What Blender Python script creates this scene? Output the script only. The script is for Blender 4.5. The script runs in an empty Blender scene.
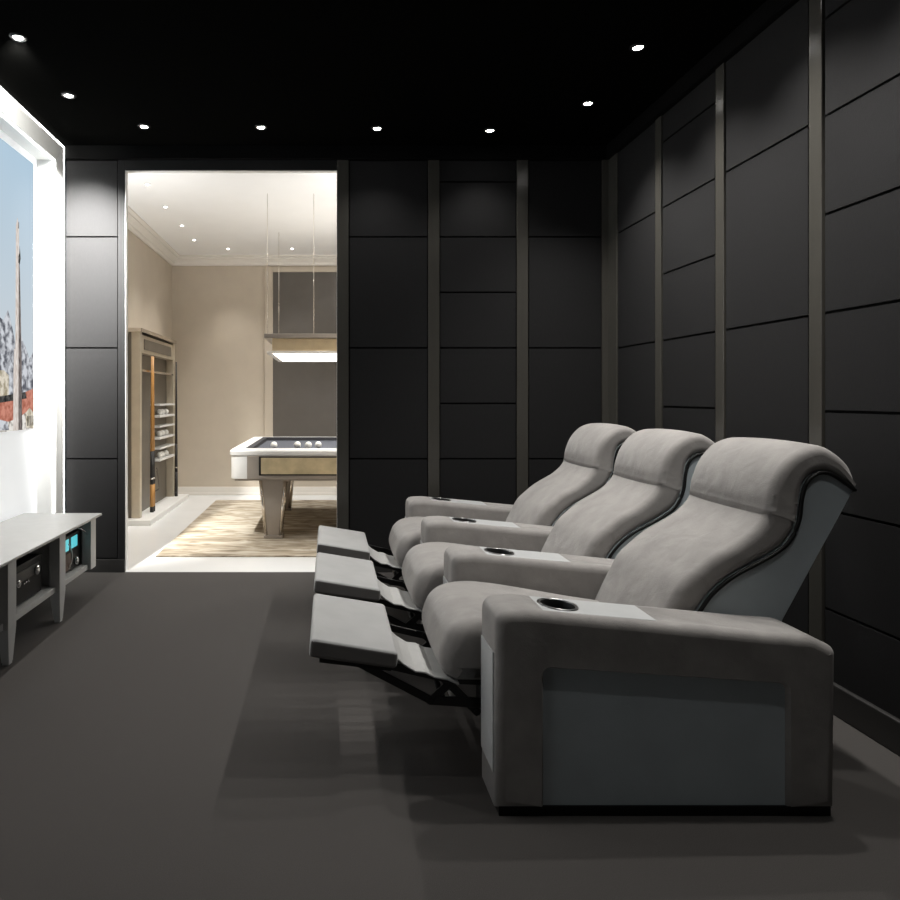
import bpy, bmesh, math, random
from mathutils import Vector, Matrix
random.seed(7)
PI = math.pi
S = bpy.context.scene
C = S.collection

# ------------------------------------------------------------------ materials
def lin(r, g, b):
    f = lambda c: (c/255)/12.92 if c/255 <= .04045 else (((c/255)+.055)/1.055)**2.4
    return (f(r), f(g), f(b), 1)

def mat(name, col, rough=.6, metal=0, var=.0, scale=20, bump=0, bscale=200, spec=.5, sheen=0, emit=None, estr=0, stretch=None, detail=4):
    m = bpy.data.materials.new(name); m.use_nodes = True
    nt = m.node_tree; b = nt.nodes['Principled BSDF']
    c = col if len(col) == 4 else (*col, 1)
    b.inputs['Base Color'].default_value = c
    b.inputs['Roughness'].default_value = rough
    b.inputs['Metallic'].default_value = metal
    b.inputs['Specular IOR Level'].default_value = spec
    if sheen:
        b.inputs['Sheen Weight'].default_value = sheen
        b.inputs['Sheen Roughness'].default_value = .5
    tc = nt.nodes.new('ShaderNodeTexCoord')
    vec = tc.outputs['Object']
    if stretch:
        mp = nt.nodes.new('ShaderNodeMapping'); mp.inputs['Scale'].default_value = stretch
        nt.links.new(vec, mp.inputs['Vector']); vec = mp.outputs['Vector']
    if var:
        n = nt.nodes.new('ShaderNodeTexNoise'); n.inputs['Scale'].default_value = scale; n.inputs['Detail'].default_value = detail
        nt.links.new(vec, n.inputs['Vector'])
        r = nt.nodes.new('ShaderNodeValToRGB')
        r.color_ramp.elements[0].position = .3; r.color_ramp.elements[1].position = .7
        r.color_ramp.elements[0].color = (*[max(0, x*(1-var)) for x in c[:3]], 1)
        r.color_ramp.elements[1].color = (*[min(1, x*(1+var)) for x in c[:3]], 1)
        nt.links.new(n.outputs['Fac'], r.inputs['Fac']); nt.links.new(r.outputs['Color'], b.inputs['Base Color'])
    if bump:
        n2 = nt.nodes.new('ShaderNodeTexNoise'); n2.inputs['Scale'].default_value = bscale; n2.inputs['Detail'].default_value = 3
        nt.links.new(vec, n2.inputs['Vector'])
        bp = nt.nodes.new('ShaderNodeBump'); bp.inputs['Strength'].default_value = bump; bp.inputs['Distance'].default_value = .004
        nt.links.new(n2.outputs['Fac'], bp.inputs['Height']); nt.links.new(bp.outputs['Normal'], b.inputs['Normal'])
    if emit:
        b.inputs['Emission Color'].default_value = emit if len(emit) == 4 else (*emit, 1)
        b.inputs['Emission Strength'].default_value = estr
    return m

M = {}
M['suede'] = mat('grey suede', (.31, .295, .282), .9, var=.14, scale=9, bump=.25, bscale=350, spec=.15, sheen=.25)
M['pad'] = mat('pale grey leather', (.42, .42, .415), .6, var=.05, scale=8, bump=.1, bscale=250, spec=.3)
M['leather'] = mat('blue grey leather', (.47, .53, .56), .5, var=.06, scale=6, bump=.12, bscale=300, spec=.35)
M['tray'] = mat('light grey tray', (.50, .51, .51), .4, var=.04, scale=12, spec=.5)
M['band'] = mat('dark grey suede boxing', (.15, .143, .137), .9, var=.10, scale=9, bump=.2, bscale=350, spec=.1)  # footrest sides: suede colour darkened to stand in for shade
M['flap'] = mat('light grey webbing', (.42, .42, .41), .6, var=.06, scale=10, spec=.3)
M['black'] = mat('black plastic', (.006, .006, .006), .5, spec=.3)
M['blackmetal'] = mat('black steel', (.012, .012, .012), .4, metal=.3)
M['rim'] = mat('cup rim steel', (.25, .25, .25), .3, metal=1)
M['carpet'] = mat('dark taupe carpet', (.077, .0722, .0685), .97, var=.14, scale=350, bump=.5, bscale=500, spec=.05)
M['panel'] = mat('charcoal wall fabric', (.0155, .0153, .0158), .85, var=.08, scale=140, bump=.2, bscale=400, spec=.22, stretch=(1, 1, .25))
M['gap'] = mat('black wall backing', (.004, .004, .004), .9, spec=.1)
M['pilaster'] = mat('bronze grey pilaster', (.066, .063, .055), .24, var=.04, scale=30, spec=.5, stretch=(1, 1, .1))
M['ceiling'] = mat('black ceiling paint', (.003, .003, .0028), 1, var=.1, scale=30, spec=0)
M['basebd'] = mat('black baseboard', (.03, .029, .028), .4, spec=.5)
M['white'] = mat('white satin paint', (.80, .80, .78), .5, var=.02, scale=10)
M['satin'] = mat('satin silver frame', (.78, .78, .76), .45, var=.04, scale=8)
M['screenw'] = mat('white screen fabric', (.85, .86, .87), .8, var=.01, scale=20, emit=(.95, .98, 1), estr=.38)
M['console'] = mat('grey lacquer', (.50, .505, .495), .42, var=.03, scale=14)
M['beige'] = mat('beige wall paint', (.53, .468, .385), .8, var=.03, scale=5, bump=.05)
M['poolceil'] = mat('white ceiling paint', (.88, .88, .87), .85, var=.01, scale=5)
M['crown'] = mat('cream moulding', (.74, .71, .66), .6, var=.02, scale=10)
M['polfloor'] = mat('white polished floor', (.80, .81, .81), .22, var=.02, scale=3)
M['darkpanel'] = mat('dark taupe wall', (.105, .094, .083), .6, var=.05, scale=6)
M['chrome'] = mat('warm chrome', (.75, .70, .64), .22, metal=1)
M['taupe'] = mat('taupe lacquer', (.36, .32, .28), .3, var=.04, scale=8, metal=.25)
M['gold'] = mat('pale burl veneer', (.52, .43, .27), .4, var=.18, scale=9)
M['tablewhite'] = mat('white table lacquer', (.72, .715, .70), .3, var=.01, scale=8)
M['cloth'] = mat('slate blue baize', (.055, .06, .075), .9, var=.06, scale=80, bump=.1)
M['cushion'] = mat('dark cushion', (.02, .02, .024), .8, var=.05, scale=60)
M['ball'] = mat('ivory ball', (.85, .84, .80), .15, var=.01, scale=5)
M['woodcue'] = mat('amber cue wood', (.46, .23, .06), .35, var=.15, scale=14, stretch=(6, 6, .6))
M['cuewrap'] = mat('black cue wrap', (.012, .011, .01), .5, var=.1, scale=80)
M['rackframe'] = mat('champagne rack frame', (.55, .49, .39), .35, metal=.4, var=.05, scale=10)
M['rackback'] = mat('dark bronze rack back', (.15, .13, .105), .4, metal=.3, var=.1, scale=6)
M['diffuser'] = mat('lamp diffuser', (.9, .9, .9), .5, emit=(1, .97, .92), estr=6)
M['bulb'] = mat('spot lens', (.9, .9, .9), .3, emit=(1, .97, .93), estr=45)
M['led'] = mat('led line', (.9, .9, .9), .4, emit=(1, 1, .95), estr=14)
M['led2'] = mat('soft led line', (.9, .9, .9), .4, emit=(1, 1, 1), estr=4)
M['lampband'] = mat('pale honey veneer', (.78, .64, .42), .4, var=.08, scale=7)  # veneer colour lightened to stand in for lamplight on the body
M['uplight'] = mat('lamp uplight', (.9, .9, .9), .4, emit=(1, .94, .85), estr=3)
M['cyan'] = mat('cyan display', (.02, .1, .12), .3, emit=(.12, .75, .85), estr=.7)
M['knob'] = mat('silver knob', (.6, .6, .6), .25, metal=1)
M['grille'] = mat('dark grey fascia', (.045, .045, .045), .45, var=.1, scale=50)
M['copper'] = mat('brown fascia', (.10, .055, .035), .45, var=.15, scale=60)

def dents(m, scale, strength, dist):
    nt = m.node_tree; b = nt.nodes['Principled BSDF']; tc = nt.nodes.new('ShaderNodeTexCoord')
    n = nt.nodes.new('ShaderNodeTexNoise'); n.inputs['Scale'].default_value = scale; n.inputs['Detail'].default_value = 2; n.inputs['Distortion'].default_value = .6
    bp = nt.nodes.new('ShaderNodeBump'); bp.inputs['Strength'].default_value = strength; bp.inputs['Distance'].default_value = dist
    nt.links.new(tc.outputs['Object'], n.inputs['Vector']); nt.links.new(n.outputs['Fac'], bp.inputs['Height'])
    old = b.inputs['Normal'].links[0].from_node
    nt.links.new(bp.outputs['Normal'], old.inputs['Normal'])
dents(M['suede'], 10, .22, .02)
def rug_mat():
    m = bpy.data.materials.new('streaked beige rug'); m.use_nodes = True
    nt = m.node_tree; b = nt.nodes['Principled BSDF']; b.inputs['Roughness'].default_value = .95
    tc = nt.nodes.new('ShaderNodeTexCoord'); mp = nt.nodes.new('ShaderNodeMapping')
    mp.inputs['Scale'].default_value = (1.6, 5.0, 1); mp.inputs['Rotation'].default_value = (0, 0, .25)
    n = nt.nodes.new('ShaderNodeTexNoise'); n.inputs['Scale'].default_value = 1.6; n.inputs['Detail'].default_value = 8; n.inputs['Distortion'].default_value = 1.6
    r = nt.nodes.new('ShaderNodeValToRGB')
    r.color_ramp.elements[0].position = .32; r.color_ramp.elements[0].color = (.20, .16, .11, 1)
    r.color_ramp.elements[1].position = .66; r.color_ramp.elements[1].color = (.58, .535, .45, 1)
    e = r.color_ramp.elements.new(.5); e.color = (.42, .36, .275, 1)
    nt.links.new(tc.outputs['Object'], mp.inputs['Vector']); nt.links.new(mp.outputs['Vector'], n.inputs['Vector'])
    nt.links.new(n.outputs['Fac'], r.inputs['Fac']); nt.links.new(r.outputs['Color'], b.inputs['Base Color'])
    return m
M['rug'] = rug_mat()

def picture_mat(name, c0, c1, scale, strength, z0=None, z1=None, thr=(.35, .65), stretch=(1, 1, 1)):
    """light given off by the projected picture: two colours mixed by noise, or by height in the picture"""
    m = bpy.data.materials.new(name); m.use_nodes = True
    nt = m.node_tree; b = nt.nodes['Principled BSDF']
    b.inputs['Base Color'].default_value = (.002, .002, .002, 1); b.inputs['Roughness'].default_value = 1; b.inputs['Specular IOR Level'].default_value = 0
    tc = nt.nodes.new('ShaderNodeTexCoord'); r = nt.nodes.new('ShaderNodeValToRGB')
    r.color_ramp.elements[0].color = c0; r.color_ramp.elements[1].color = c1
    if z0 is not None:
        sp = nt.nodes.new('ShaderNodeSeparateXYZ'); mr = nt.nodes.new('ShaderNodeMapRange')
        mr.inputs['From Min'].default_value = z0; mr.inputs['From Max'].default_value = z1
        nt.links.new(tc.outputs['Object'], sp.inputs['Vector']); nt.links.new(sp.outputs['Z'], mr.inputs['Value'])
        nt.links.new(mr.outputs['Result'], r.inputs['Fac'])
    else:
        mp = nt.nodes.new('ShaderNodeMapping'); mp.inputs['Scale'].default_value = stretch
        n = nt.nodes.new('ShaderNodeTexNoise'); n.inputs['Scale'].default_value = scale; n.inputs['Detail'].default_value = 6
        nt.links.new(tc.outputs['Object'], mp.inputs['Vector']); nt.links.new(mp.outputs['Vector'], n.inputs['Vector'])
        r.color_ramp.elements[0].position = thr[0]; r.color_ramp.elements[1].position = thr[1]
        nt.links.new(n.outputs['Fac'], r.inputs['Fac'])
    nt.links.new(r.outputs['Color'], b.inputs['Emission Color'])
    b.inputs['Emission Strength'].default_value = strength
    return m

# ------------------------------------------------------------------ mesh helpers
def box(bm, x0, x1, y0, y1, z0, z1):
    v = [bm.verts.new(p) for p in ((x0,y0,z0),(x1,y0,z0),(x1,y1,z0),(x0,y1,z0),(x0,y0,z1),(x1,y0,z1),(x1,y1,z1),(x0,y1,z1))]
    return [bm.faces.new([v[i] for i in q]) for q in ((3,2,1,0),(4,5,6,7),(0,1,5,4),(1,2,6,5),(2,3,7,6),(3,0,4,7))]

def catmull(P, n=6):
    out = []
    for i in range(len(P)-1):
        p0 = P[max(i-1, 0)]; p1 = P[i]; p2 = P[i+1]; p3 = P[min(i+2, len(P)-1)]
        for k in range(n):
            t = k/n
            out.append(tuple(.5*((2*p1[j]) + (-p0[j]+p2[j])*t + (2*p0[j]-5*p1[j]+4*p2[j]-p3[j])*t*t + (-p0[j]+3*p1[j]-3*p2[j]+p3[j])*t**3) for j in range(len(p1))))
    out.append(tuple(P[-1])); return out

def round_poly(P, R, n=5):
    """P corner points, R fillet radius for each"""
    out = []; N = len(P)
    for i in range(N):
        p = Vector(P[i]); a = Vector(P[i-1]) - p; b = Vector(P[(i+1) % N]) - p
        r = R[i] if isinstance(R, (list, tuple)) else R
        if r <= 0: out.append(tuple(p)); continue
        la, lb = a.length, b.length; a.normalize(); b.normalize()
        ang = a.angle(b); d = min(r/math.tan(ang/2), .48*la, .48*lb)
        p1 = p + a*d; p2 = p + b*d
        for k in range(n+1):
            t = k/n; out.append(tuple((1-t)**2*p1 + 2*t*(1-t)*p + t*t*p2))
    return out

def area(P): return .5*sum(P[i][0]*P[(i+1) % len(P)][1] - P[(i+1) % len(P)][0]*P[i][1] for i in range(len(P)))

def inset(P, d):
    N = len(P); out = []
    for i in range(N):
        p = Vector(P[i]); e1 = p - Vector(P[i-1]); e2 = Vector(P[(i+1) % N]) - p
        if e1.length < 1e-7: e1 = e2
        if e2.length < 1e-7: e2 = e1
        e1.normalize(); e2.normalize()
        n1 = Vector((-e1.y, e1.x)); n2 = Vector((-e2.y, e2.x))
        k = max(.35, 1 + n1.dot(n2))
        out.append(tuple(p + (n1+n2)*((d[i] if isinstance(d, list) else d)/k)))
    return out

def extrude_round(bm, P, y0, y1, r, k=4, axis='y', crown=0, mid=1, lim=None, strip=0):
    """profile P (2-D) swept along an axis with softly rounded ends; crown swells the middle"""
    if area(P) < 0:
        P = P[::-1]; lim = lim[::-1] if lim else None; strip = len(P) - strip if strip else 0
    st = []
    for j in range(k+1):
        a = j/k*PI/2; st.append((y0 + r*(1-math.cos(a)), r*(1-math.sin(a))))
    L = (y1-r) - (y0+r)
    for j in range(1, mid): st.append((y0 + r + L*j/mid, 0))
    for j in range(k, -1, -1):
        a = j/k*PI/2; st.append((y1 - r*(1-math.cos(a)), r*(1-math.sin(a))))
    rings = []
    for y, ins in st:
        t = (y-y0)/(y1-y0); ins -= crown*4*t*(1-t)
        Q = inset(P, [min(ins, q) for q in lim] if lim else ins) if abs(ins) > 1e-9 else P
        if axis == 'y': rings.append([bm.verts.new((q[0], y, q[1])) for q in Q])
        elif axis == 'z': rings.append([bm.verts.new((q[0], q[1], y)) for q in Q])
        else: rings.append([bm.verts.new((y, q[0], q[1])) for q in Q])
    n = len(P); fs = []
    for a, b in zip(rings, rings[1:]):
        for i in range(n):
            f = bm.faces.new((a[i], a[(i+1) % n], b[(i+1) % n], b[i])); f.smooth = True; fs.append(f)
    if strip:      # long thin section: close the ends by zipping its two sides together
        for ring in (rings[0], rings[-1]):
            A, B = ring[:strip], ring[strip:][::-1]; i = j = 0
            while i < len(A)-1 or j < len(B)-1:
                if j == len(B)-1 or (i < len(A)-1 and (A[i+1].co-B[j].co).length < (A[i].co-B[j+1].co).length):
                    bm.faces.new((A[i], A[i+1], B[j])); i += 1
                else:
                    bm.faces.new((A[i], B[j+1], B[j])); j += 1
        return fs
    caps = [bm.faces.new(rings[0][::-1]), bm.faces.new(rings[-1])]
    for f in caps: f.normal_update()
    bmesh.ops.triangulate(bm, faces=caps, ngon_method='EAR_CLIP')
    return fs

def tube(bm, pts, r, n=8, closed=False):
    pts = [Vector(p) for p in pts]; rings = []
    N = len(pts)
    for i, p in enumerate(pts):
        a = pts[i-1] if (i > 0 or closed) else p; b = pts[(i+1) % N] if (i < N-1 or closed) else p
        t = (b-a).normalized(); up = Vector((0,0,1)) if abs(t.z) < .9 else Vector((0,1,0))
        u = t.cross(up).normalized(); v = t.cross(u)
        rr = r[i] if isinstance(r, (list, tuple)) else r
        rings.append([bm.verts.new(p + u*rr*math.cos(2*PI*k/n) + v*rr*math.sin(2*PI*k/n)) for k in range(n)])
    pairs = list(zip(rings, rings[1:])) + ([(rings[-1], rings[0])] if closed else [])
    for a, b in pairs:
        for k in range(n):
            f = bm.faces.new((a[k], a[(k+1) % n], b[(k+1) % n], b[k])); f.smooth = True
    if not closed:
        bm.faces.new(rings[0][::-1]); bm.faces.new(rings[-1])

def lathe(bm, prof, c, n=24, axis='z', closed=True):
    """prof = [(radius, height)...]; around an axis through c"""
    c = Vector(c); rings = []
    for r, h in prof:
        ring = []
        for k in range(n):
            a = 2*PI*k/n; u, v = r*math.cos(a), r*math.sin(a)
            ring.append(bm.verts.new(c + (Vector((u, v, h)) if axis == 'z' else Vector((h, u, v)))))
        rings.append(ring)
    for a, b in zip(rings, rings[1:]):
        for k in range(n):
            f = bm.faces.new((a[k], a[(k+1) % n], b[(k+1) % n], b[k])); f.smooth = True
    if closed:
        bm.faces.new(rings[0][::-1]); bm.faces.new(rings[-1])

def taper(bm, x0, x1, y0, y1, z1, X0, X1, Y0, Y1, z0):
    """four-sided taper from rectangle at z1 (top) to rectangle XY at z0 (bottom)"""
    v = [bm.verts.new(p) for p in ((X0,Y0,z0),(X1,Y0,z0),(X1,Y1,z0),(X0,Y1,z0),(x0,y0,z1),(x1,y0,z1),(x1,y1,z1),(x0,y1,z1))]
    for q in ((3,2,1,0),(4,5,6,7),(0,1,5,4),(1,2,6,5),(2,3,7,6),(3,0,4,7)): bm.faces.new([v[i] for i in q])

def obj(name, bm, m, parent=None, org=None, bevel=0, seg=2):
    bmesh.ops.recalc_face_normals(bm, faces=bm.faces)
    if org is not None: bmesh.ops.translate(bm, verts=bm.verts, vec=-Vector(org))
    me = bpy.data.meshes.new(name); bm.to_mesh(me); bm.free()
    for x in (m if isinstance(m, (list, tuple)) else [m]): me.materials.append(x)
    o = bpy.data.objects.new(name, me); C.objects.link(o)
    if parent is not None: o.parent = parent
    elif org is not None: o.location = org
    if bevel:
        b = o.modifiers.new('bevel', 'BEVEL'); b.width = bevel; b.segments = seg; b.limit_method = 'ANGLE'; b.angle_limit = .6
    return o

def tag(o, label, cat, group=None):
    o['label'] = label; o['category'] = cat
    if group: o['group'] = group
    return o

def thing(name, label, cat, loc=(0,0,0), group=None):
    o = bpy.data.objects.new(name, None); C.objects.link(o); o.location = loc
    o.empty_display_size = .1
    return tag(o, label, cat, group)

def struct(name, bm, m, bevel=0):
    o = obj(name, bm, m, None, None, bevel); o['kind'] = 'structure'; return o

def boxes(*bs):
    bm = bmesh.new()
    for b in bs: box(bm, *b)
    return bm

# ------------------------------------------------------------------ dimensions (metres)
XL, XR, YB, YF, H = -1.95, 2.085, 4.977, -1.7, 3.16
WT = .05                                        # thickness of the back wall
DX0, DX1, DZ = -1.508, .067, 2.986              # doorway
PX0, PX1, PY1 = -2.07, 3.2, 8.89                # room beyond: left, right, far wall
SEAMS = [.415, .828, 1.240, 1.652, 2.065, 2.477, 2.885]
TOP = 3.06

# ------------------------------------------------------------------ theatre shell
struct('floor', boxes((XL-.3, XR+.12, YF-.12, YB, -.1, 0)), M['carpet'])
struct('ceiling', boxes((XL-.3, XR+.12, YF-.12, YB+WT, H, H+.1)), M['ceiling'])

def panels_back(bm, x0, x1, step, z0=.1, z1=TOP, g=.006):
    zs = [z0] + [z for i, z in enumerate(SEAMS) if step == 1 or i % 2 == 1] + [z1]
    zs = [zs[0]] + [z+.013 for z in zs[1:-1]] + [zs[-1]]
    for a, b in zip(zs, zs[1:]): box(bm, x0+g, x1-g, YB, YB+.014, a+g, b-g)
def panels_right(bm, y0, y1, step, z0=.1, z1=TOP, g=.006):
    zs = [z0] + [z for i, z in enumerate(SEAMS) if step == 1 or i % 2 == 1] + [z1]
    for a, b in zip(zs, zs[1:]): box(bm, XR, XR+.014, y0+g, y1-g, a+g, b-g)

# back wall: backing with the doorway left open, padded panels in front of it
bm = boxes((PX0-.12, DX0, YB+.012, YB+WT, 0, H), (DX1, PX1, YB+.012, YB+WT, 0, H), (DX0, DX1, YB+.012, YB+WT, DZ, H))
nb = len(bm.faces)
panels_back(bm, XL, -1.56, 2)
panels_back(bm, .155, .742, 2); panels_back(bm, .828, 1.400, 1); panels_back(bm, 1.487, 2.034, 2)
bm.faces.ensure_lookup_table()
for f in bm.faces[nb:]: f.material_index = 1
struct('wall_back', bm, [M['gap'], M['panel']])
# right wall
PIL = [4.90, 4.223, 3.560, 2.861, 2.17, 1.47, .77, .07, -.63, -1.33]
bm = boxes((XR+.012, XR+.12, YF-.12, YB+.012, 0, H)); nb = len(bm.faces)
for i, (a, b) in enumerate(zip(PIL, PIL[1:])): panels_right(bm, b+.045, a-(.045 if i else .075), 2 if i % 2 == 0 else 1)
bm.faces.ensure_lookup_table()
for f in bm.faces[nb:]: f.material_index = 1
struct('wall_right', bm, [M['gap'], M['panel']])
# left wall with the white screen niche
NY0, NY1, NZ, NX = .9, 4.79, 2.997, -2.08
struct('wall_left', boxes((XL-.3, XL, YF-.12, NY0, 0, H), (XL-.3, XL, NY1, YB+.012, 0, H), (XL-.3, XL, NY0, NY1, NZ, H), (XL-.3, NX-.02, NY0, NY1, 0, NZ)), M['panel'])
struct('wall_front', boxes((XL-.3, XR+.12, YF-.12, YF, 0, H)), M['panel'])

# pilasters, door trim, cornice, baseboards
n = 0
for x in (.111, .785, 1.443, 2.059):
    n += 1
    w = .0425 if x < 2 else .0245
    struct('trim_%d' % n, boxes((x-w, x+w, YB-.008, YB+.012, 0, TOP)), M['pilaster'], .003)
for y in PIL[:]:
    n += 1
    w = .038 if y < 4.8 else .07
    struct('trim_%d' % n, boxes((XR-.006, XR+.012, y-w, y+w, .1, TOP)), M['pilaster'], .003)
n += 1
struct('trim_%d' % n, boxes((-1.56, DX0, YB-.004, YB+.012, 0, TOP)), M['panel'], .003)
n += 1
struct('trim_%d' % n, boxes((DX0, DX1, YB-.004, YB+.012, DZ, TOP)), M['panel'], .003)
n += 1
struct('trim_%d' % n, boxes((XL, XR, YB-.03, YB+.012, TOP, H)), M['gap'], .004)      # cornice, back
n += 1
struct('trim_%d' % n, boxes((XR-.03, XR+.012, YF, YB-.03, TOP, H)), M['gap'], .004)  # cornice, right
struct('baseboard_back', boxes((XL, DX0, YB-.014, YB+.012, 0, .095), (.155, .742, YB-.014, YB+.012, 0, .095), (.828, 1.40, YB-.014, YB+.012, 0, .095), (1.487, XR-.04, YB-.014, YB+.012, 0, .095)), M['basebd'], .003)
struct('baseboard_right', boxes((XR-.02, XR+.012, YF, YB-.03, 0, .125)), M['basebd'], .006)
# white lining of the doorway
struct('door_1', boxes((DX0-.012, DX0+.004, YB+.004, YB+WT+.005, 0, DZ), (DX1-.002, DX1+.02, YB+.012, YB+WT+.005, 0, DZ), (DX0, DX1, YB+.012, YB+WT+.005, DZ-.002, DZ+.02)), M['white'])

# ------------------------------------------------------------------ room beyond the doorway
PYF = YB + WT
struct('floor_beyond', boxes((PX0-.12, PX1+.12, YB, PY1+.12, -.1, 0)), M['polfloor'])
struct('ceiling_beyond', boxes((PX0-.12, PX1+.12, PYF, PY1+.12, H, H+.1)), M['poolceil'])
struct('wall_far', boxes((PX0-.12, PX1+.12, PY1, PY1+.12, 0, H)), M['beige'])
struct('wall_beyond_left', boxes((PX0-.12, PX0, PYF, PY1, 0, H)), M['beige'])
struct('wall_beyond_right', boxes((PX1, PX1+.12, PYF, PY1, 0, H)), M['beige'])
struct('wall_beyond_near', boxes((PX0, DX0-.012, PYF, PYF+.02, 0, H), (DX1+.02, PX1, PYF, PYF+.02, 0, H), (DX0-.012, DX1+.02, PYF, PYF+.02, DZ+.02, H)), M['beige'])
# crown moulding: stepped profile along left, far and right walls
def crown(bm, axis):
    prof = [(0, 0), (.035, 0), (.045, .02), (.045, .035), (.075, .06), (.10, .075), (.10, .09), (.13, .105), (.13, .12), (0, .12)]
    z = H - .12
    if axis == 'left': P = [(PX0 + a, z + b) for a, b in prof]; extrude_round(bm, P, PYF+.02, PY1, .0005, 1)
    elif axis == 'right': P = [(PX1 - a, z + b) for a, b in prof]; extrude_round(bm, P, PYF+.02, PY1, .0005, 1)
    else: P = [(PY1 - a, z + b) for a, b in prof]; extrude_round(bm, P, PX0, PX1, .0005, 1, axis='x')
for i, ax in enumerate(('left', 'far', 'right')):
    bm = bmesh.new(); crown(bm, ax)
    for f in bm.faces: f.smooth = False
    n += 1; struct('trim_%d' % n, bm, M['crown'])
struct('baseboard_far', boxes((PX0, PX1, PY1-.018, PY1, 0, .11), (PX0, PX1, PY1-.026, PY1, 0, .03)), M['crown'], .004)
struct('baseboard_beyond_left', boxes((PX0, PX0+.018, PYF+.02, PY1, 0, .14)), M['crown'], .004)
# dark wall field with its pale casing
struct('wall_dark_field', boxes((-.73, 2.3, PY1-.012, PY1+.01, .2, 2.955)), M['darkpanel'])
n += 1
struct('trim_%d' % n, boxes((-.84, -.73, PY1-.03, PY1, .2, 3.02), (-.73, 2.3, PY1-.03, PY1, 2.955, 3.02)), M['beige'], .004)

bm = boxes((-1.40, 2.6, 5.435, 8.38, 0, .012))
o = obj('rug', bm, M['rug'], None, (.6, 6.9, 0), .004); tag(o, 'streaky beige and brown rug under the billiard table beyond the doorway', 'rug')

# ------------------------------------------------------------------ downlights
def spot(parent, loc, energy, angle=130, color=(1, .97, .93), blend=.9, size=.03):
    d = bpy.data.lights.new('spot_lamp', 'SPOT'); d.energy = energy; d.spot_size = math.radians(angle); d.spot_blend = blend
    d.shadow_soft_size = size; d.color = color
    o = bpy.data.objects.new('spot_lamp', d); C.objects.link(o); o.parent = parent; o.location = loc
    return o
def ring_mesh(r0, r1):
    bm = bmesh.new()
    lathe(bm, [(r0, 0), (r0, -.006), (r0+.004, -.009), (r1-.006, -.007), (r1, -.002), (r1, 0)], (0,0,0), 28, closed=False)
    return bm
DL_R, DL_B = None, None
def downlight(x, y, label, group, energy, m_ring, z=H, angle=108, color=(1, .97, .93)):
    global DL_R, DL_B
    t = thing('ceiling_downlight', label, 'ceiling light', (x, y, z), group)
    a = obj('trim_ring', ring_mesh(.026, .044), m_ring, t)
    bm = bmesh.new(); lathe(bm, [(.0265, -.001), (.022, -.006), (.010, -.009)], (0,0,0), 20)
    obj('lens', bm, M['bulb'], t)
    if energy: spot(t, (0, 0, -.02), energy, angle, color)
    return t
G = 'small recessed spotlights in the black ceiling'
EL, EB, ER = 42, 18, 88
t = downlight(-1.60, 3.461, 'recessed spotlight in black ceiling above the screen, nearer of two', G, EL, M['blackmetal'])
o = spot(t, (0, 0, -.02), 110, 70, (1, .99, .95), 1.0)      # second spot added to brighten the top of the screen frame
o.rotation_euler = Vector((-.35, .75, -.16)).to_track_quat('-Z', 'Y').to_euler()
t = downlight(-1.596, 4.127, 'recessed spotlight in black ceiling by screen corner, further of two', G, EL*.8, M['blackmetal'])
o = spot(t, (0, 0, -.02), 2100, 66, (1, .99, .95), 1.0)      # strong extra spot added to imitate glow at the back wall's screen corner
o.rotation_euler = Vector((-1.86-(-1.596), YB-4.127, 2.25-H)).to_track_quat('-Z', 'Y').to_euler()
downlight(-1.263, 4.60, 'recessed spotlight in black ceiling above the doorway left jamb', G, EB, M['blackmetal'])
downlight(-.4615, 4.615, 'recessed spotlight in black ceiling above the doorway right half', G, EB, M['blackmetal'])
downlight(.339, 4.633, 'recessed spotlight before the first wall panel column right of the doorway', G, EB, M['blackmetal'])
downlight(1.128, 4.667, 'recessed spotlight before the second wall panel column from the doorway', G, EB, M['blackmetal'])
downlight(1.645, 4.239, 'recessed spotlight over the far recliner along right wall, further of two', G, ER, M['blackmetal'])
downlight(1.647, 3.56, 'recessed spotlight over the middle recliner along right wall, nearer of two', G, ER, M['blackmetal'])
# the two rows run on towards the viewer, above the frame
for y in (2.79, 2.12): downlight(-1.60, y, 'recessed spotlight in left ceiling row before the screen, out of view', G, EL, M['blackmetal'])
downlight(1.649, 2.88, 'recessed spotlight over the near recliner, out of view', G, ER, M['blackmetal'])
downlight(1.65, 2.2, 'recessed spotlight over the near armrest, out of view', G, ER, M['blackmetal'])
downlight(1.65, 1.52, 'recessed spotlight in right ceiling row nearest the viewer, out of view', G, ER*.32, M['blackmetal'])

G2 = 'recessed spotlights in the white ceiling beyond the doorway'
for x, y, l in ((-1.576, 5.85, 'recessed spotlight in white ceiling beyond doorway, nearest of left row'),
                (-1.586, 6.54, 'recessed spotlight in white ceiling beyond doorway, second of left row'),
                (-1.58, 7.245, 'recessed spotlight in white ceiling beyond doorway, third of left row'),
                (-1.58, 7.92, 'recessed spotlight in white ceiling beyond doorway, fourth of left row'),
                (-1.25, 8.38, 'recessed spotlight in white ceiling near far wall, left of pendant wire'),
                (-.45, 8.38, 'recessed spotlight in white ceiling before the dark wall field')):
    downlight(x, y, l, G2, 28 if y < 6.2 else 60, M['white'], color=(1, .96, .91), angle=112).scale = (.6, .6, 1)
for x, y, e in ((.4, 8.38, 15), (1.3, 8.38, 15), (2.6, 7.9, 20), (2.6, 6.9, 25), (2.6, 5.9, 60), (1.2, 5.5, 60), (.45, 5.5, 50)):  # unseen spotlights added to brighten the room beyond
    downlight(x, y, 'recessed spotlight in white ceiling behind the dark wall, out of view', G2, e, M['white'], color=(1, .97, .93), angle=140)

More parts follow.
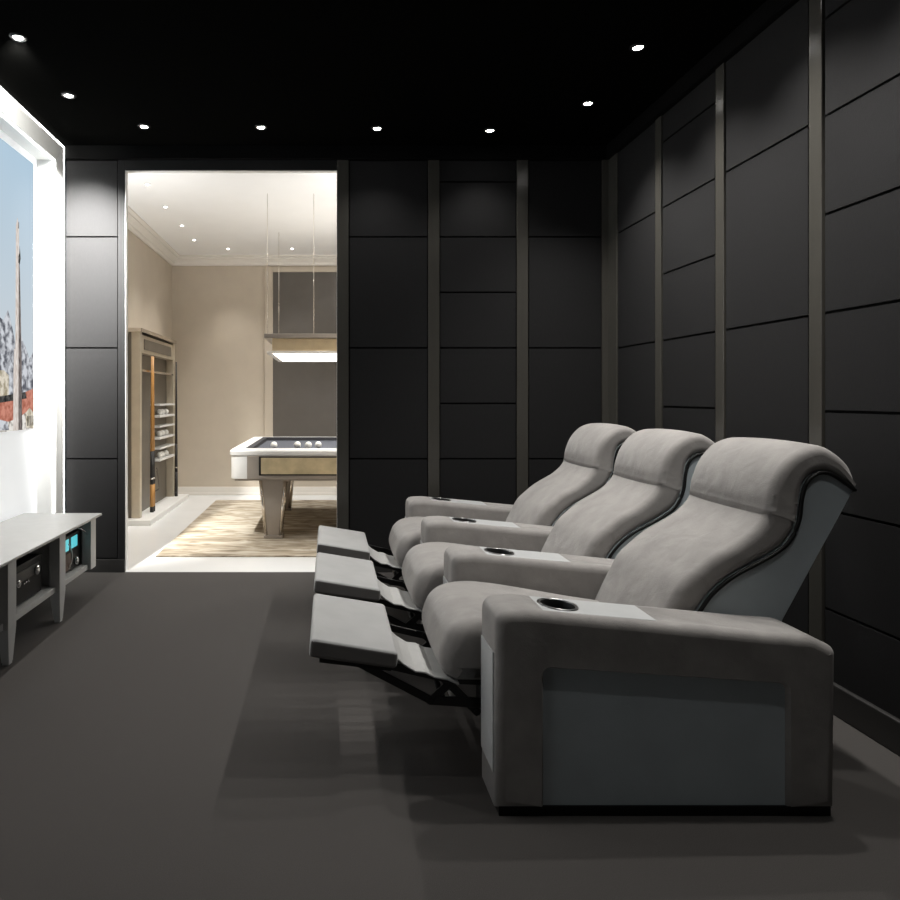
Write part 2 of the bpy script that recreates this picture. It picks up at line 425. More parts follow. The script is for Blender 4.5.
# uplights added behind the doorway wall, out of view, to brighten the ceiling
for x, e, l in ((-1.82, 54, 'wall sconce washing the white ceiling, left of the doorway on its far side'), (.55, 56, 'wall sconce washing the white ceiling, right of the doorway on its far side'), (1.9, 60, 'wall sconce washing the white ceiling, in the far right corner beyond the doorway')):
    t = thing('wall_sconce', l, 'wall light', (x, PYF+.02, 2.0), 'uplight sconces beyond the doorway')
    obj('back_plate', boxes((-.05, .05, 0, .012, -.06, .06)), M['chrome'], t, None, .003)
    bm = bmesh.new(); lathe(bm, [(.02, -.05), (.055, .03), (.06, .06), (.052, .06), (.045, .03), (.02, -.03)], (0, .075, 0), 24, closed=False)
    obj('bowl', bm, M['white'], t)
    o = spot(t, (0, .085, .08), e, 125, (.97, .985, 1), 1.0)
    o.rotation_euler = Vector((.25 if x < -1 else 0, .75, 1.0)).to_track_quat('-Z', 'Y').to_euler()

# ------------------------------------------------------------------ projection screen in its niche
scr = thing('projection_screen', 'large lit projection screen in a silver frame on left wall', 'screen', (NX, 2.9, 0))
O = (NX, 2.9, 0)
obj('screen_surface', boxes((NX-.02, NX, NY0, NY1, 0, NZ)), M['screenw'], scr, O)
obj('inner_light_strip', boxes((XL-.016, XL-.003, NY1-.007, NY1-.001, 0, NZ), (XL-.016, XL-.003, NY0, NY1, NZ-.007, NZ-.001)), M['led2'], scr, O)
obj('niche_lining', boxes((NX, XL, NY1-.001, NY1+.012, 0, NZ+.012), (NX, XL, NY0-.012, NY0+.001, 0, NZ+.012), (NX, XL, NY0, NY1, NZ-.001, NZ+.012)), M['white'], scr, O)
# mitred frame: three trapezoid bars with a small step
def mitre_bar(bm, a, b, c, d, x0, x1):
    lo = [bm.verts.new((x0, *p)) for p in (a, b, c, d)]; hi = [bm.verts.new((x1, *p)) for p in (a, b, c, d)]
    bm.faces.new(lo); bm.faces.new(hi[::-1])
    for i in range(4): bm.faces.new((lo[i], lo[(i+1) % 4], hi[(i+1) % 4], hi[i]))
fw = .135
for nm, q in (('frame_side', ((NY1, 0), (NY1+fw, 0), (NY1+fw, NZ+fw), (NY1, NZ))), ('frame_side', ((NY0, 0), (NY0-fw, 0), (NY0-fw, NZ+fw), (NY0, NZ))), ('frame_top', ((NY0, NZ), (NY1, NZ), (NY1+fw, NZ+fw), (NY0-fw, NZ+fw)))):
    bm = bmesh.new(); mitre_bar(bm, *q, XL, XL+.008); obj(nm, bm, M['satin'], scr, O, .003)
bm = boxes((XL+.001, XL+.010, NY1+fw-.001, NY1+fw+.007, 0, NZ+fw+.007), (XL+.001, XL+.010, NY0-fw-.007, NY0-fw+.001, 0, NZ+fw+.007), (XL+.001, XL+.010, NY0-fw, NY1+fw, NZ+fw, NZ+fw+.007))
o = obj('light_strip', bm, M['led'], scr, O); o['label'] = 'thin bright light strip along the outer edge of the frame'
# the projected picture: city street with a tall column under pale sky
E = 1.0
PM = [picture_mat('sky light', lin(200, 208, 214), lin(178, 202, 220), 1, E, 1.55, 2.9),
      picture_mat('tree light', lin(92, 94, 102), lin(208, 211, 217), 18, E, thr=(.38, .58)),
      picture_mat('roof light', lin(150, 84, 66), lin(205, 140, 122), 22, E, thr=(.3, .6)),
      picture_mat('street light', lin(120, 112, 104), lin(232, 228, 222), 20, E, thr=(.36, .56)),
      picture_mat('column light', lin(196, 182, 172), lin(232, 226, 222), 30, E, stretch=(1, 3, .6)),
      picture_mat('column shade', lin(70, 66, 66), lin(140, 130, 126), 30, E, stretch=(1, 3, .6)),
      picture_mat('dark detail', lin(30, 32, 34), lin(90, 88, 86), 30, E),
      picture_mat('facade light', lin(160, 150, 128), lin(220, 212, 196), 18, E, thr=(.4, .55))]
bm = bmesh.new()
lay = [0]
def flat(pts, mi):
    lay[0] += 1
    x = NX + .002 + lay[0]*.0002
    vs = [bm.verts.new((x, y, z)) for y, z in pts]
    f = bm.faces.new(vs); f.material_index = mi
PYR, PZ0, PZ1, PYL = 4.728, 1.075, 2.943, 1.45
flat([(PYL, PZ0), (PYR, PZ0), (PYR, PZ1), (PYL, PZ1)], 0)
rng = random.Random(3)
sky = [(PYL, 1.30)]; y = PYL
while y < PYR - .05:
    sky.append((y, 1.68 + rng.uniform(0, .20) - (.12 if 4.45 < y < 4.8 else 0))); y += rng.uniform(.03, .08)
sky += [(PYR, 1.62), (PYR, 1.30)]
flat(sky[::-1], 1)
flat([(PYL, 1.2), (PYR, 1.2), (PYR, 1.50), (4.55, 1.54), (4.3, 1.46), (PYL, 1.52)], 1)
flat([(PYL, 1.2), (4.36, 1.2), (4.36, 1.44), (4.30, 1.47), (PYL, 1.47)], 7)
flat([(PYL, 1.14), (PYR, 1.14), (PYR, 1.36), (4.60, 1.335), (4.36, 1.30), (PYL, 1.30)], 2)
flat([(4.2, 1.26), (4.62, 1.29), (4.60, 1.335), (4.2, 1.30)], 6)
flat([(PYL, PZ0), (PYR, PZ0), (PYR, 1.17), (4.62, 1.20), (4.5, 1.16), (4.36, 1.14), (PYL, 1.20)], 3)
flat([(4.61, 1.09), (PYR, 1.08), (PYR, 1.19), (4.66, 1.225), (4.60, 1.19)], 7)
for a in range(5): flat([(4.625+a*.022, 1.10), (4.636+a*.022, 1.10), (4.636+a*.022, 1.17), (4.625+a*.022, 1.17)], 6)
flat([(4.20, 1.09), (4.36, 1.085), (4.34, 1.14), (4.22, 1.16)], 1)
flat([(4.415, 1.078), (4.54, 1.078), (4.535, 1.48), (4.52, 1.62), (4.43, 1.62), (4.42, 1.48)], 4)   # column base and shaft
flat([(4.445, 1.6), (4.512, 1.6), (4.502, 2.22), (4.50, 2.44), (4.475, 2.50), (4.455, 2.44), (4.452, 2.22)], 4)
flat([(4.49, 1.078), (4.545, 1.078), (4.535, 1.6), (4.512, 2.15), (4.502, 2.22), (4.495, 2.22), (4.492, 1.6)], 5)
flat([(4.488, 2.20), (4.508, 2.19), (4.523, 2.235), (4.515, 2.28), (4.507, 2.32), (4.504, 2.27), (4.49, 2.245)], 6)
flat([(4.487, 2.43), (4.497, 2.43), (4.497, 2.475), (4.491, 2.475)], 6)
o = obj('picture', bm, PM, scr, O); o['label'] = 'bright picture of a city with a tall stone column under blue sky'

# ------------------------------------------------------------------ media console and the devices on its shelf
O = (-1.8, 3.6, 0)
con = thing('media_console', 'long low grey media console on tapered legs under the screen', 'console', O)
CX0, CX1, CY0, CY1, CT = -2.06, -1.53, 2.0, 4.535, .515
obj('top_board', boxes((CX0, CX1, CY0, CY1, CT-.016, CT)), M['console'], con, O, .003)
obj('lower_shelf', boxes((CX0+.02, -1.56, CY0+.08, 4.44, .18, .212)), M['console'], con, O, .002)
obj('back_panel', boxes((CX0+.005, CX0+.02, CY0+.08, 4.44, .18, CT-.016)), M['grille'], con, O)
bm = bmesh.new()
P = round_poly([(-1.99, .178), (-1.545, .178), (-1.545, CT-.016), (-1.99, CT-.016)], 0)
box(bm, -2.04, -1.545, 4.422, 4.446, .178, CT-.016); box(bm, -1.60, -1.54, 4.352, 4.446, .178, CT-.016)
obj('end_panel', bm, M['console'], con, O, .002)
obj('divider', boxes((CX0+.02, -1.60, 3.865, 3.89, .21, CT-.016)), M['console'], con, O)
obj('divider', boxes((CX0+.02, -1.60, 3.245, 3.27, .21, CT-.016)), M['console'], con, O)
obj('divider', boxes((CX0+.02, -1.60, 2.6, 2.625, .21, CT-.016)), M['console'], con, O)
for y in (3.877, 3.258, 2.64, 2.1):
    for x in (-1.565, -2.01):
        bm = bmesh.new()
        box(bm, x-.03, x+.03, y-.043, y+.043, .18, CT-.016)
        taper(bm, x-.03, x+.03, y-.043, y+.043, .18, x-.014, x+.022, y-.018, y+.024, .012)
        box(bm, x-.012, x+.020, y-.016, y+.022, 0, .012)
        obj('leg', bm, M['console'], con, O, .002)
bm = bmesh.new()
tube(bm, [(-1.565, 4.18, .49), (-1.565, 4.33, .43), (-1.565, 4.36, .40), (-1.565, 4.36, .29)], .004, 8)
o = obj('stay_bracket', bm, M['knob'], con, O); o['label'] = 'bent silver stay at the console end'

def device(name, label, cat, y0, y1, z1, screens, knobs):
    fx = -1.60; O = (fx-.17, (y0+y1)/2, .212)
    t = thing(name, label, cat, O)
    obj('case', boxes((fx-.34, fx, y0, y1, .222, z1)), M['black'], t, O, .004)
    for a in (y0+.03, y1-.03):
        for b in (fx-.31, fx-.04):
            bm = bmesh.new(); lathe(bm, [(.012, .212), (.014, .222)], (b, a, 0), 12)
            obj('foot', bm, M['black'], t, O)
    for (ya, yb, za, zb) in screens: obj('display', boxes((fx, fx+.003, ya, yb, za, zb)), M['cyan'], t, O)
    for (y, z, r) in knobs:
        bm = bmesh.new(); lathe(bm, [(r, 0), (r, .012), (r*.85, .018), (r*.3, .019)], (fx, y, z), 20, axis='x')
        obj('knob', bm, M['knob'], t, O)
    return t, O
t, O = device('amplifier', 'black amplifier with two round silver knobs on the console shelf', 'amplifier', 3.36, 3.745, .425, [], [(3.665, .355, .026), (3.44, .34, .02)])
obj('fascia_band', boxes((-1.601, -1.597, 3.37, 3.70, .335, .39)), M['grille'], t, O)
bm = bmesh.new()
for y in (3.52, 3.545, 3.57): lathe(bm, [(.006, 0), (.005, .006)], (-1.6, y, .32), 10, axis='x')
obj('push_buttons', bm, M['knob'], t, O)
t, O = device('media_player', 'black player with two glowing cyan displays at console far end', 'media player', 3.95, 4.335, .445, [(4.17, 4.27, .355, .425), (4.03, 4.13, .355, .425)], [(4.24, .265, .024)])
obj('fascia_band', boxes((-1.601, -1.597, 3.94, 4.16, .235, .335)), M['copper'], t, O)
bm = bmesh.new(); pts = catmull([(-1.592, 4.11, .40), (-1.575, 4.125, .34), (-1.585, 4.14, .28), (-1.60, 4.13, .24)], 6)
tube(bm, pts, .004, 6); o = obj('cable', bm, M['white'], t, O); o['label'] = 'thin white cable looping down the front'

# ------------------------------------------------------------------ recliners
# chair coordinates: X towards the back, y across from the seat centre, Z up
HW, AW = .264, .217
outer = catmull([(1.085, .40), (1.13, .50), (1.167, .576), (1.208, .650), (1.263, .703), (1.329, .754), (1.438, .819), (1.500, .885), (1.516, .96), (1.548, 1.039), (1.603, 1.101), (1.675, 1.128), (1.725, 1.116), (1.785, 1.066), (1.8125, 1.001)], 5)
inner = catmull([(1.19, .40), (1.235, .50), (1.274, .576), (1.320, .636), (1.390, .692), (1.510, .757), (1.576, .809), (1.610, .881), (1.620, .957), (1.637, 1.012), (1.675, 1.0425), (1.716, 1.0425), (1.765, 1.013), (1.802, .985)], 5)
RO = Vector((1.05, 0, 0))
def ztop(x): return .634 - .089*(x-.6)

def build_arm(root, yc, which):
    y0, y1 = yc-AW/2, yc+AW/2
    P = [(.519, .022), (.519, .632), (.62, ztop(.62)+.004), (1.38, ztop(1.38)), (1.50, .557), (1.577, .520), (1.572, .022), (1.418, .022), (1.418, .405), (.673, .455), (.673, .022)]
    R = [0, .085, .15, .2, .1, .031, 0, 0, .02, .02, 0]
    bm = bmesh.new(); Q = round_poly(P, R, 6)
    if area(Q) < 0: Q = Q[::-1]
    extrude_round(bm, Q, y0, y1, .03, 5, lim=[.012 if .66 < q[0] < 1.42 and q[1] < .47 else 1 for q in Q])
    a = obj('armrest', bm, M['suede'], root, RO)
    # recessed leather side panel
    for s, (u, v) in (('near', (y0+.016, y0+.05)), ('far', (y1-.05, y1-.016))):
        bm = bmesh.new(); box(bm, .66, 1.43, u, v, .024, .47)
        obj('side_panel', bm, M['leather'], a, RO)
    bm = bmesh.new(); extrude_round(bm, round_poly([(.515, .125), (.53, .125), (.53, .50), (.515, .50)], .002, 2), y0+.029, y1-.029, .002, 2)
    o = obj('front_panel', bm, M['tray'], a, RO); o['label'] = 'pale panel on the front end of the armrest'
    bm = boxes((.530, 1.560, y0+.010, y1-.010, 0, .03)); obj('plinth', bm, M['black'], a, RO)
    # tray with the cup holder
    cx, cr = .746, .055
    tr = [(.675, ztop(.675)-.006), (1.03, ztop(1.03)-.006), (1.03, ztop(1.03)+.004), (.675, ztop(.675)+.004)]
    bm = bmesh.new(); extrude_round(bm, tr, yc-.078, yc+.078, .003, 2)
    for f in bm.faces: f.smooth = False
    tray = obj('tray', bm, M['tray'], a, RO); tray['label'] = 'light grey tray let into the top of the armrest'
    bm = bmesh.new(); lathe(bm, [(cr, .53), (cr, .72)], (cx, yc, 0), 40)
    cut = obj('cutter', bm, M['black'], root, RO)
    bpy.context.view_layer.update()
    for t in (a, tray):
        md = t.modifiers.new('hole', 'BOOLEAN'); md.object = cut; md.operation = 'DIFFERENCE'; md.solver = 'EXACT'
        dg = bpy.context.evaluated_depsgraph_get(); dg.update()
        me = bpy.data.meshes.new_from_object(t.evaluated_get(dg)); t.modifiers.clear(); t.data = me
    bpy.data.objects.remove(cut)
    zt = ztop(cx) + .004
    sl = -.089
    bm = bmesh.new(); lathe(bm, [(cr+.010, 0), (cr+.009, .003), (cr+.002, .004), (cr-.001, .001), (cr-.002, -.05), (cr-.004, -.082), (.001, -.083)], (0, 0, 0), 40, closed=False)
    bmesh.ops.recalc_face_normals(bm, faces=bm.faces)
    for v in bm.verts: v.co = Vector((v.co.x + cx, v.co.y + yc, v.co.z + zt + (sl*v.co.x)))
    for f in bm.faces:
        c = f.calc_center_median(); r = math.hypot(c.x-cx, c.y-yc)
        f.material_index = 1 if r > cr-.0005 else 0
    me = bpy.data.meshes.new('cup_holder')
    o = obj('cup_holder', bm, [M['black'], M['rim']], a, RO); o['label'] = 'round black cup holder with a thin steel rim'
    return a

def build_chair():
    root = thing('recliner', '', 'recliner', (RO.x, 0, 0), 'grey home cinema recliners in a row')
    # split the back cushion into backrest and headrest at the seam
    iseam = min(range(len(outer)), key=lambda i: (outer[i][1]-.905)**2 + (outer[i][0]-1.51)**2)
    jseam = min(range(len(inner)), key=lambda i: (inner[i][1]-.865)**2 + (inner[i][0]-1.60)**2)
    low = outer[:iseam+6] + inner[:jseam+6][::-1]
    up = inset((outer[iseam:] + inner[jseam:][::-1])[::-1], -.002)[::-1]
    def thick(A, B):   # how deep the ends may round off: limited by the cushion's local thickness
        f = lambda X, Y: [.42*min((Vector(p)-Vector(q)).length for q in Y) for p in X]
        L = f(A, B) + f(B, A)[::-1]
        for k in (0, len(A)-1, len(A), -1): L[k] = min(L[k], .007)
        return L
    bm = bmesh.new(); extrude_round(bm, low, -HW+.006, HW-.006, .030, 6, mid=8, crown=.010, lim=thick(outer[:iseam+6], inner[:jseam+6]), strip=iseam+6)
    br = obj('backrest', bm, M['suede'], root, RO)
    bm = bmesh.new(); lim = thick(outer[iseam:], inner[jseam:])
    extrude_round(bm, up, -HW+.005, HW-.005, .030, 6, mid=8, crown=.010, lim=lim, strip=len(outer)-iseam)
    obj('headrest', bm, M['suede'], root, RO)
    # shell behind the cushion
    shell = inner[4:] + [(1.806, .983), (1.565, .541), (1.50, .40), (1.23, .40)]
    bm = bmesh.new(); extrude_round(bm, shell, -HW+.014, HW-.014, .004, 2)
    for f in bm.faces: f.smooth = len(f.verts) == 4
    o = obj('back_shell', bm, M['leather'], root, RO, 0); o['label'] = 'smooth blue grey leather shell behind the back cushion'
    for s in (-1, 1):
        bm = bmesh.new()
        off = [(p[0]+.004, s*(HW-.010), p[1]-.005) for p in inner[8:]]
        tube(bm, off, .007, 8); o = obj('piping', bm, M['black'], root, RO); o['label'] = 'black piping between cushion and shell'
    # seat cushion
    sp = catmull([(.440, .318), (.402, .345), (.388, .39), (.396, .44), (.422, .492), (.472, .526), (.563, .540), (.68, .530), (.8, .511), (.98, .480), (1.143, .455), (1.22, .44)], 5) + [(1.22, .31)]
    R = [0]*len(sp); R[-1] = .02; R[0] = .02
    bm = bmesh.new(); extrude_round(bm, round_poly(sp, R, 4), -HW+.004, HW-.004, .055, 7, mid=8, crown=.006)
    obj('seat', bm, M['suede'], root, RO)
    # seat base
    obj('base', boxes((.62, 1.50, -HW+.01, HW-.01, .0, .33)), M['black'], root, RO)
    # raised footrest
    fp = [(-.066, .415), (.234, .374), (.240, .432), (-.060, .480)]
    bm = bmesh.new(); extrude_round(bm, round_poly(fp, [.016, .016, .018, .018], 4), -HW-.012, HW, .012, 4)
    bmesh.ops.recalc_face_normals(bm, faces=bm.faces); bm.normal_update()
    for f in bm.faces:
        if f.normal.z < .35 and abs(f.normal.x) < .75: f.material_index = 1  # side faces get the colour with painted shade
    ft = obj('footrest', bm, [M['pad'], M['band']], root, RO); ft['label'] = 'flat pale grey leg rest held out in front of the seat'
    bm = boxes((-.03, .22, -HW+.05, HW-.05, .355, .385))
    for v in bm.verts: v.co.z += -.12*(v.co.x-.09) + .005
    obj('footrest_board', bm, M['black'], ft, RO)
    # light flap between footrest and seat
    fl = [(.232, .412), (.262, .385), (.300, .362), (.335, .358), (.365, .343), (.41, .335), (.45, .318)]
    poly = fl + [(x, z-.007) for x, z in fl[::-1]]
    bm = bmesh.new(); extrude_round(bm, poly, -HW+.01, .02, .002, 1)
    for f in bm.faces: f.smooth = False
    o = obj('flap', bm, M['flap'], root, RO); o['label'] = 'light creased flap joining footrest to seat'
    # folding linkage
    for y in (-HW+.06, HW-.06):
        bm = bmesh.new()
        for a, b, w in (((.70, .22), (.36, .24), .016), ((.36, .24), (.10, .375), .014), ((.70, .30), (.44, .31), .014), ((.44, .31), (.20, .365), .013), ((.52, .20), (.40, .32), .014), ((.36, .24), (.44, .31), .013)):
            d = Vector((b[0]-a[0], b[1]-a[1])).normalized(); nn = Vector((-d.y, d.x))*w
            a = Vector(a)-d*w; b = Vector(b)+d*w
            q = [a+nn, b+nn, b-nn, a-nn]; yo = y + random.uniform(-.004, .004)
            extrude_round(bm, round_poly([tuple(x) for x in q], w*.8, 3), yo-.005, yo+.005, .001, 1)
        for p in ((.36, .24), (.44, .31), (.52, .20), (.10, .375)):
            tube(bm, [(p[0], y-.012, p[1]), (p[0], y+.012, p[1])], .010, 10)
        obj('linkage', bm, M['blackmetal'], root, RO)
    bm = bmesh.new(); tube(bm, [(.40, -HW+.06, .25), (.40, HW-.06, .25)], .011, 10)
    obj('cross_bar', bm, M['blackmetal'], root, RO)
    return root

def copy_tree(o, parent=None):
    c = o.copy(); C.objects.link(c)
    if parent: c.parent = parent
    for ch in [x for x in bpy.data.objects if x.parent == o]: copy_tree(ch, c)
    return c

PITCH, CYC = .745, 2.55
ch = build_chair()
build_arm(ch, HW+AW/2, 'far')
ch['label'] = 'furthest of three grey recliners, at the back wall end of the row'
ch.location = (RO.x, CYC+2*PITCH, 0)
c2 = copy_tree(ch); c2['label'] = 'middle recliner of the grey row, between the other two recliners'; c2.location = (RO.x, CYC+PITCH, 0)
c1 = copy_tree(ch); c1['label'] = 'nearest grey recliner, its broad outer armrest and blue grey side in full view'; c1.location = (RO.x, CYC, 0)
build_arm(c1, -HW-AW/2, 'near')

# ------------------------------------------------------------------ billiard table
TX0, TX1, TY0, TY1 = -.885, 1.95, 5.95, 7.88
TZ = .835
O = ((TX0+TX1)/2, (TY0+TY1)/2, .012)
tab = thing('billiard_table', 'white billiard table with slate cloth and chrome edged legs beyond the doorway', 'billiard table', O)
def rr(x0, x1, y0, y1, r): return round_poly([(x0, y0), (x1, y0), (x1, y1), (x0, y1)], r, 8)
# rail ring
bm = bmesh.new()
PO = rr(TX0, TX1, TY0, TY1, .10); PI_ = rr(TX0+.14, TX1-.14, TY0+.14, TY1-.14, .03)
n0 = len(PO)
lo = [bm.verts.new((*p, TZ-.055)) for p in PO]; md = [bm.verts.new((*p, TZ-.018)) for p in PO]
hi = [bm.verts.new((*p, TZ)) for p in inset(PO, .02)]; ii = [bm.verts.new((*p, TZ)) for p in PI_]; il = [bm.verts.new((*p, TZ-.055)) for p in PI_]
for A, B in ((lo, md), (md, hi), (hi, ii), (ii, il), (il, lo)):
    for i in range(n0): bm.faces.new((A[i], A[(i+1) % n0], B[(i+1) % n0], B[i]))
obj('rail', bm, M['tablewhite'], tab, O, .006)
bm = bmesh.new()
a, b = rr(TX0+.135, TX1-.135, TY0+.135, TY1-.135, .03), rr(TX0+.185, TX1-.185, TY0+.185, TY1-.185, .02)
A1 = [bm.verts.new((*p, TZ+.002)) for p in a]; A2 = [bm.verts.new((*p, TZ-.002)) for p in b]; A3 = [bm.verts.new((*p, TZ-.04)) for p in b]; A0 = [bm.verts.new((*p, TZ-.04)) for p in a]
for A, B in ((A0, A1), (A1, A2), (A2, A3), (A3, A0)):
    for i in range(len(a)): bm.faces.new((A[i], A[(i+1) % len(a)], B[(i+1) % len(a)], B[i]))
obj('cushion_band', bm, M['cushion'], tab, O)
obj('cloth_bed', boxes((TX0+.12, TX1-.12, TY0+.12, TY1-.12, TZ-.06, TZ-.035)), M['cloth'], tab, O)
bm = bmesh.new(); extrude_round(bm, rr(TX0+.012, TX1-.012, TY0+.012, TY1-.012, .10), .57, TZ-.05, .004, 2, axis='z')
obj('apron', bm, M['tablewhite'], tab, O)
obj('apron_fascia', boxes((TX0+.165, TX1-.165, TY0-.002, TY0+.03, .572, TZ-.058)), M['taupe'], tab, O, .004)
bm = boxes((TX0+.29, TX1-.29, TY0-.008, TY0+.01, .615, .760))
o = obj('veneer_panel', bm, M['gold'], tab, O, .003); o['label'] = 'pale golden veneer panel in the table side'
bm = boxes((TX0+.272, TX1-.272, TY0-.006, TY0+.005, .760, .772), (TX0+.272, TX1-.272, TY0-.006, TY0+.005, .603, .615), (TX0+.272, TX0+.29, TY0-.006, TY0+.005, .603, .772))
obj('panel_border', bm, M['cuewrap'], tab, O)
bm = boxes((TX0+.05, TX1-.05, TY0+.05, TY1-.05, .55, .572)); obj('under_frame', bm, M['taupe'], tab, O)
for x in (-.50, .52, 1.55):
    for y in (6.17, 7.66):
        bm = bmesh.new(); taper(bm, x-.115, x+.115, y-.10, y+.10, .552, x-.065, x+.065, y-.06, y+.06, .04)
        box(bm, x-.085, x+.085, y-.075, y+.075, .012, .04)
        l = obj('leg', bm, M['taupe'], tab, O, .004)
        for sx in (-1, 1):
            for sy in (-1, 1):
                bm = bmesh.new(); tube(bm, [(x+sx*.112, y+sy*.098, .552), (x+sx*.064, y+sy*.059, .04)], .016, 8)
                obj('edge_strip', bm, M['chrome'], l, O)
# balls
def ball(x, y, z, r, label, group, m=None):
    bm = bmesh.new(); bmesh.ops.create_uvsphere(bm, u_segments=20, v_segments=12, radius=r)
    for f in bm.faces: f.smooth = True
    o = obj('billiard_ball', bm, m or M['ball']); o.location = (x, y, z); return tag(o, label, 'ball', group)
BY, bz = 6.5, TZ-.035+.034
GB = 'white balls on the billiard table'
ball(-.524, BY, bz, .034, 'white ball standing apart at left on the billiard cloth', GB)
ball(-.298, BY+.03, bz, .034, 'white ball on billiard cloth, left of the close three', GB)
ball(-.190, BY, bz, .034, 'white ball on billiard cloth, middle of the close three', GB)
ball(-.095, BY+.03, bz, .034, 'white ball on billiard cloth, right of the close three', GB)

# pendant lamp above the table
LX0, LX1, LY0, LY1, LZ = -.56, 1.63, 6.1, 7.6, 1.71
O = ((LX0+LX1)/2, (LY0+LY1)/2, H)
lamp = thing('pendant_lamp', 'long rectangular pendant lamp with glowing underside hung over billiard table', 'pendant lamp', O)
bm = bmesh.new()
box(bm, LX0, LX1, LY0, LY0+.03, LZ-.012, LZ+.01); box(bm, LX0, LX1, LY1-.03, LY1, LZ-.012, LZ+.01)
box(bm, LX0, LX0+.05, LY0+.03, LY1-.03, LZ-.012, LZ+.01); box(bm, LX1-.05, LX1, LY0+.03, LY1-.03, LZ-.012, LZ+.01)
obj('lower_frame', bm, M['crown'], lamp, O, .002)
obj('diffuser', boxes((LX0+.05, LX1-.05, LY0+.03, LY1-.03, LZ-.004, LZ+.006)), M['diffuser'], lamp, O)
obj('lamp_body', boxes((LX0+.05, LX1-.05, LY0+.02, LY1-.02, LZ+.01, LZ+.125)), M['lampband'], lamp, O, .004)
obj('uplight_strip', boxes((LX0+.25, LX1-.25, LY0+.4, LY1-.4, LZ+.165, LZ+.170)), M['uplight'], lamp, O)  # glow strip added out of sight on the lamp to brighten the ceiling
obj('top_plate', boxes((LX0-.02, LX1+.02, LY0-.03, LY1+.03, LZ+.125, LZ+.165)), M['taupe'], lamp, O, .004)
for x, y in ((LX0+.005, LY0+.03), (LX0+.005, LY1-.03), (-.13, LY0+.03), (1.2, LY0+.03), (1.2, LY1-.03), (LX1-.005, LY0+.03), (LX1-.005, LY1-.03)):
    bm = bmesh.new(); tube(bm, [(x, y, LZ+.16), (x, y, H)], .003, 6)
    obj('suspension_wire', bm, M['chrome'], lamp, O)

# ------------------------------------------------------------------ cue rack on the left wall beyond the doorway
O = (-2.0, 7.66, 0)
RY0, RY1, RX = 6.88, 8.44, -1.93
rack = thing('cue_rack', 'tall bronze cue rack on white plinth against beige wall beyond doorway', 'cue rack', O)
obj('plinth', boxes((PX0+.02, -1.79, 6.76, 8.60, 0, .055)), M['white'], rack, O, .004)
obj('back_panel', boxes((PX0+.02, PX0+.05, RY0, RY1, .055, 1.98)), M['rackback'], rack, O)
for y in (RY0, RY1-.07):
    o = obj('side_post', boxes((PX0+.05, RX, y, y+.07, .055, 1.98)), M['rackframe'], rack, O, .004)
obj('top_rail', boxes((PX0+.02, RX+.02, RY0-.02, RY1+.02, 1.97, 2.01)), M['chrome'], rack, O, .003)
obj('header_panel', boxes((PX0+.05, RX-.01, RY0+.07, RY1-.07, 1.76, 1.95)), M['rackframe'], rack, O, .006)
bm = boxes((PX0+.05, RX-.003, RY0+.18, RY1-.18, 1.80, 1.91)); obj('header_inlay', bm, M['rackback'], rack, O)
obj('clip_rail', boxes((RX-.06, RX, RY0+.07, RY1-.07, 1.565, 1.59)), M['chrome'], rack, O, .003)
for i, z in enumerate((1.085, .835, .585)):
    s = obj('ball_shelf', boxes((PX0+.05, RX+.02, 7.62, 8.36, z-.02, z+.006)), M['tablewhite'], rack, O, .002)
    obj('shelf_canopy', boxes((PX0+.05, RX+.02, 7.62, 8.36, z+.115, z+.135)), M['tablewhite'], s, O)
    nm = ('top', 'middle', 'bottom')[i]
    for k, y in enumerate((7.80, 7.92, 8.10)):
        ball(RX-.03, y, z+.006+.034, .034, 'pale ball on the %s shelf of the cue rack, %s of three' % (nm, ('nearest', 'middle', 'furthest')[k]), 'balls on the cue rack shelves')
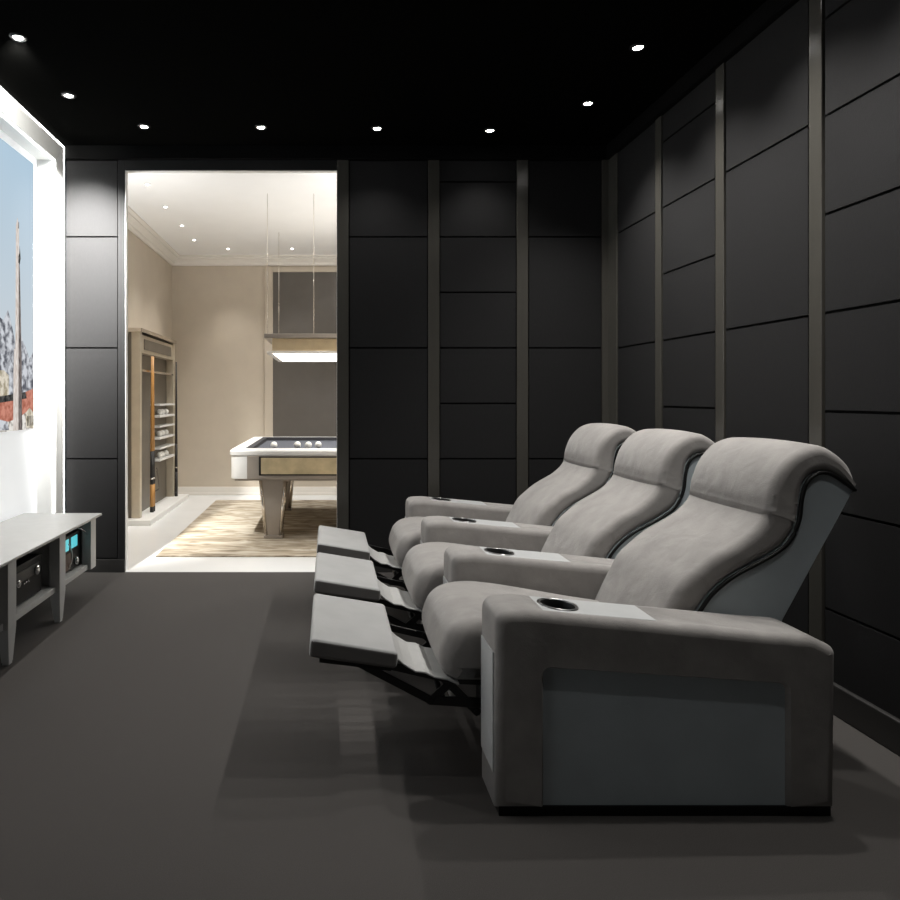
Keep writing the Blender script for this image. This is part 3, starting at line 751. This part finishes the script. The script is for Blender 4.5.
def cue(x, y, m, label, z0=.055, z1=1.74):
    O = (x, y, z0); t = thing('billiard_cue', label, 'cue', O, 'cues standing in the rack')
    seg = [('butt_cap', z0, z0+.06, M['cuewrap']), ('butt', z0+.06, z0+.30, m), ('wrap', z0+.30, z0+.66, M['cuewrap']), ('shaft', z0+.66, z1, m)]
    R = lambda z: .021 - .012*(z-z0)/(z1-z0)
    for nm, a, b, mm in seg:
        bm = bmesh.new(); lathe(bm, [(R(a), a), (R(b), b)], (x, y, 0), 14); obj(nm, bm, mm, t, O)
    bm = bmesh.new(); lathe(bm, [(R(z0+.36)+.0015, z0+.355), (R(z0+.36)+.0015, z0+.37)], (x, y, 0), 14); obj('collar', bm, M['chrome'], t, O)
cue(RX+.025, 7.245, M['woodcue'], 'amber billiard cue in rack, nearer of the adjoining pair')
cue(RX+.025, 7.305, M['woodcue'], 'amber billiard cue in rack, further of the adjoining pair')
cue(RX+.025, 8.41, M['cuewrap'], 'dark billiard cue at the far end of the cue rack')
bm = bmesh.new()
tube(bm, round_poly([(7.78, .20), (8.02, .20), (7.90, .50)], .03, 4) and [(RX-.10, p[0], p[1]) for p in round_poly([(7.78, .20), (8.02, .20), (7.90, .50)], .03, 4)], .013, 8, closed=True)
o = obj('ball_triangle', bm, M['cuewrap'], None, (RX-.10, 7.9, .2)); tag(o, 'dark ball triangle hanging below the shelves of the cue rack', 'ball triangle')

# ------------------------------------------------------------------ camera and view
cam = bpy.data.cameras.new('camera'); co = bpy.data.objects.new('camera', cam); C.objects.link(co)
co.location = (0, 0, 1.3); co.rotation_euler = (PI/2, 0, 0)
cam.lens = 670/900*36; cam.sensor_width = 36; cam.shift_x = (450-328)/900; cam.shift_y = -(450-397)/900
cam.clip_start = .02
S.camera = co
w = bpy.data.worlds.new('world'); S.world = w; w.use_nodes = True
w.node_tree.nodes['Background'].inputs['Color'].default_value = (0, 0, 0, 1)
S.view_settings.view_transform = 'Standard'; S.view_settings.look = 'None'
S.view_settings.exposure = 0; S.view_settings.gamma = 1; S.view_settings.use_curve_mapping = False
S.cycles.max_bounces = 8; S.cycles.diffuse_bounces = 5
